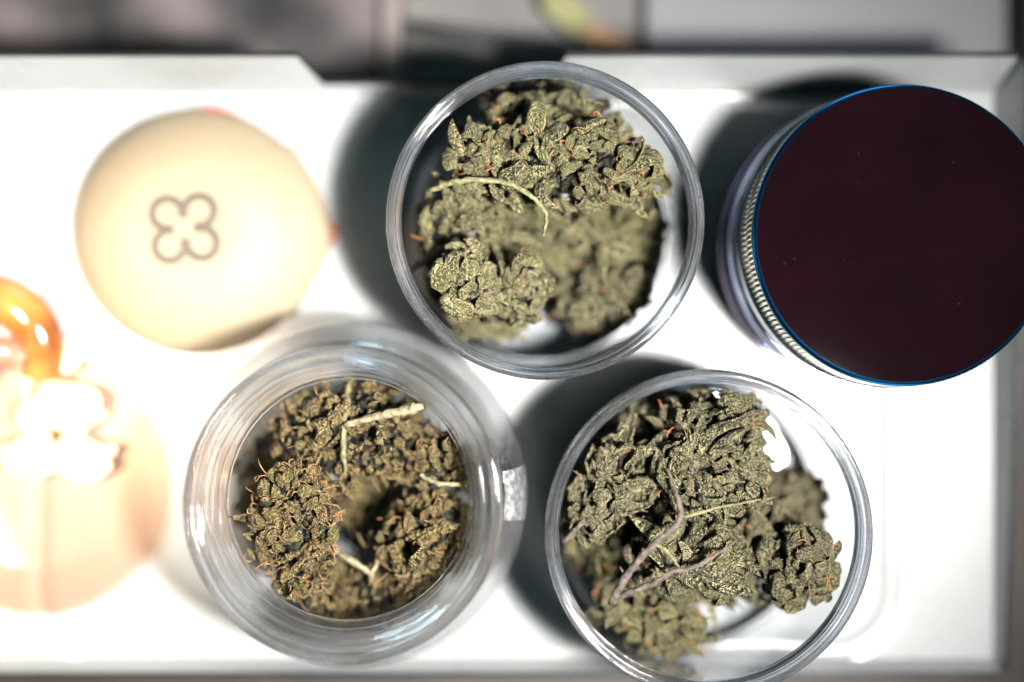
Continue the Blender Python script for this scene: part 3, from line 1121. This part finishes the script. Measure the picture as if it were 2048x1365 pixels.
def mottled():
    m, nt, b = new_mat('mottled_cloth')
    tc = N(nt, 'ShaderNodeTexCoord')
    no = N(nt, 'ShaderNodeTexNoise')
    no.inputs['Scale'].default_value = 38
    no.inputs['Detail'].default_value = 3
    nt.links.new(tc.outputs['Object'], no.inputs['Vector'])
    wv = N(nt, 'ShaderNodeTexWave')
    wv.inputs['Scale'].default_value = 9
    wv.inputs['Distortion'].default_value = 3.0
    mp = N(nt, 'ShaderNodeMapping')
    mp.inputs['Rotation'].default_value = (0, 0, radians(-40))
    nt.links.new(tc.outputs['Object'], mp.inputs['Vector'])
    nt.links.new(mp.outputs[0], wv.inputs['Vector'])
    mx = N(nt, 'ShaderNodeMath', operation='MULTIPLY_ADD')
    mx.inputs[1].default_value = 0.35
    nt.links.new(wv.outputs['Fac'], mx.inputs[0])
    mm_ = N(nt, 'ShaderNodeMath', operation='MULTIPLY')
    mm_.inputs[1].default_value = 0.7
    nt.links.new(no.outputs['Fac'], mm_.inputs[0])
    nt.links.new(mm_.outputs[0], mx.inputs[2])
    r = ramp(nt, [(0.30, (0.008, 0.008, 0.008, 1)), (0.5, (0.034, 0.029, 0.030, 1)), (0.72, (0.10, 0.078, 0.082, 1))])
    nt.links.new(mx.outputs[0], r.inputs['Fac'])
    nt.links.new(r.outputs['Color'], b.inputs['Base Color'])
    b.inputs['Roughness'].default_value = 0.8


mottled()
plain('grey_card', (0.095, 0.090, 0.087, 1), 0.6, 0, 25, 0.25)
plain('lavender_card', (0.14, 0.135, 0.15, 1), 0.5, 0, 12, 0.12)
plain('pink_card', (0.13, 0.108, 0.103, 1), 0.6, 0, 25, 0.15)
plain('black_case', (0.008, 0.007, 0.006, 1), 0.4)
plain('dry_leaf_yellow', (0.13, 0.125, 0.055, 1), 0.7, 0, 80, 0.4)
plain('dry_leaf_orange', (0.20, 0.105, 0.05, 1), 0.7, 0, 80, 0.4)

v, f = [], []
nx, ny = 80, 60
for j in range(ny + 1):
    for i in range(nx + 1):
        x = -260 + 226.5 * i / nx
        y = 66 + 140 * j / ny
        z = 3.5 + 2.5 * mnoise.noise(Vector((x * 0.05, y * 0.05, 3))) + 1.2 * mnoise.noise(Vector((x * 0.13, y * 0.13, 9)))
        v.append((x, y - 66, z))
for j in range(ny):
    for i in range(nx):
        a = j * (nx + 1) + i
        f.append((a, a + 1, a + nx + 2, a + nx + 1))
cl = put('mottled_cloth', mesh('mottled_cloth', v, f, 'mottled_cloth'), None, (0, 66, TZ))
sol = cl.modifiers.new('solid', 'SOLIDIFY')
sol.thickness = 0.0015
tag(cl, 'blurred dark pink mottled cloth behind the tray at the left', 'cloth')


def slab(name, label, cat, x0, x1, y0, y1, h, mat):
    v, f = box(x0, x1, 0, y1 - y0, 0, h)
    o = put(name, mesh(name, v, f, mat, smooth=False), None, (0, y0, TZ))
    bv = o.modifiers.new('bevel', 'BEVEL')
    bv.width = 0.0006
    bv.segments = 2
    tag(o, label, cat)
    return o


slab('folded_strip', 'narrow pale pink folded strip beside the mottled cloth', 'paper strip', -33.3, -28.6, 66, 230, 8, 'pink_card')
slab('grey_card', 'grey card behind the tray with a dark stick lying over it', 'card', -28.4, 33.0, 66, 230, 2, 'grey_card')
slab('lavender_box', 'plain lavender grey box behind the tray at the right', 'box', 34.5, 127, 68, 230, 7, 'lavender_card')
slab('black_case', 'black case at the upper right corner of the frame', 'case', 130, 260, 60, 230, 12, 'black_case')
p0, p1 = P(815, 52, TZ + 5), P(1300, 112, TZ + 4)
pts = [p0 + (p1 - p0) * i / 6 for i in range(7)]
v, f = tube([p - p0 for p in pts], 1.5, 10)
st = put('dark_stick', mesh('dark_stick', v, f, 'black_case'), None, p0)
tag(st, 'thin dark stick lying slantwise on the grey card', 'stick')
for nm, lab, mt, a, b, W in (('dried_leaf', 'yellow green dried leaf on the grey card', 'dry_leaf_yellow', P(1085, -20, TZ + 9), P(1185, 68, TZ + 9), 4.2),
                             ('dried_leaf', 'orange dried leaf tip beside the yellow green one', 'dry_leaf_orange', P(1165, 62, TZ + 9), P(1275, 104, TZ + 9), 2.8)):
    d = b - a
    B = basis(d, (0, 0, 1))
    v, f = [], []
    for i in range(13):
        u = i / 12
        wd = W * sin(pi * (0.04 + 0.92 * u)) ** 0.7
        for k in range(7):
            c = -1 + 2 * k / 6
            v.append(tuple(B @ Vector((u * d.length, c * wd * (1 + 0.15 * sin(9 * u)), 0.9 * abs(c) * wd * 0.4 + 0.6 * sin(7 * u)))))
    for i in range(12):
        for k in range(6):
            q = i * 7 + k
            f.append((q, q + 7, q + 8, q + 1))
    o = put(nm, mesh(nm, v, f, mt), None, a)
    sol = o.modifiers.new('solid', 'SOLIDIFY')
    sol.thickness = 0.0004
    tag(o, lab, 'leaf', 'dried leaves on the grey card')
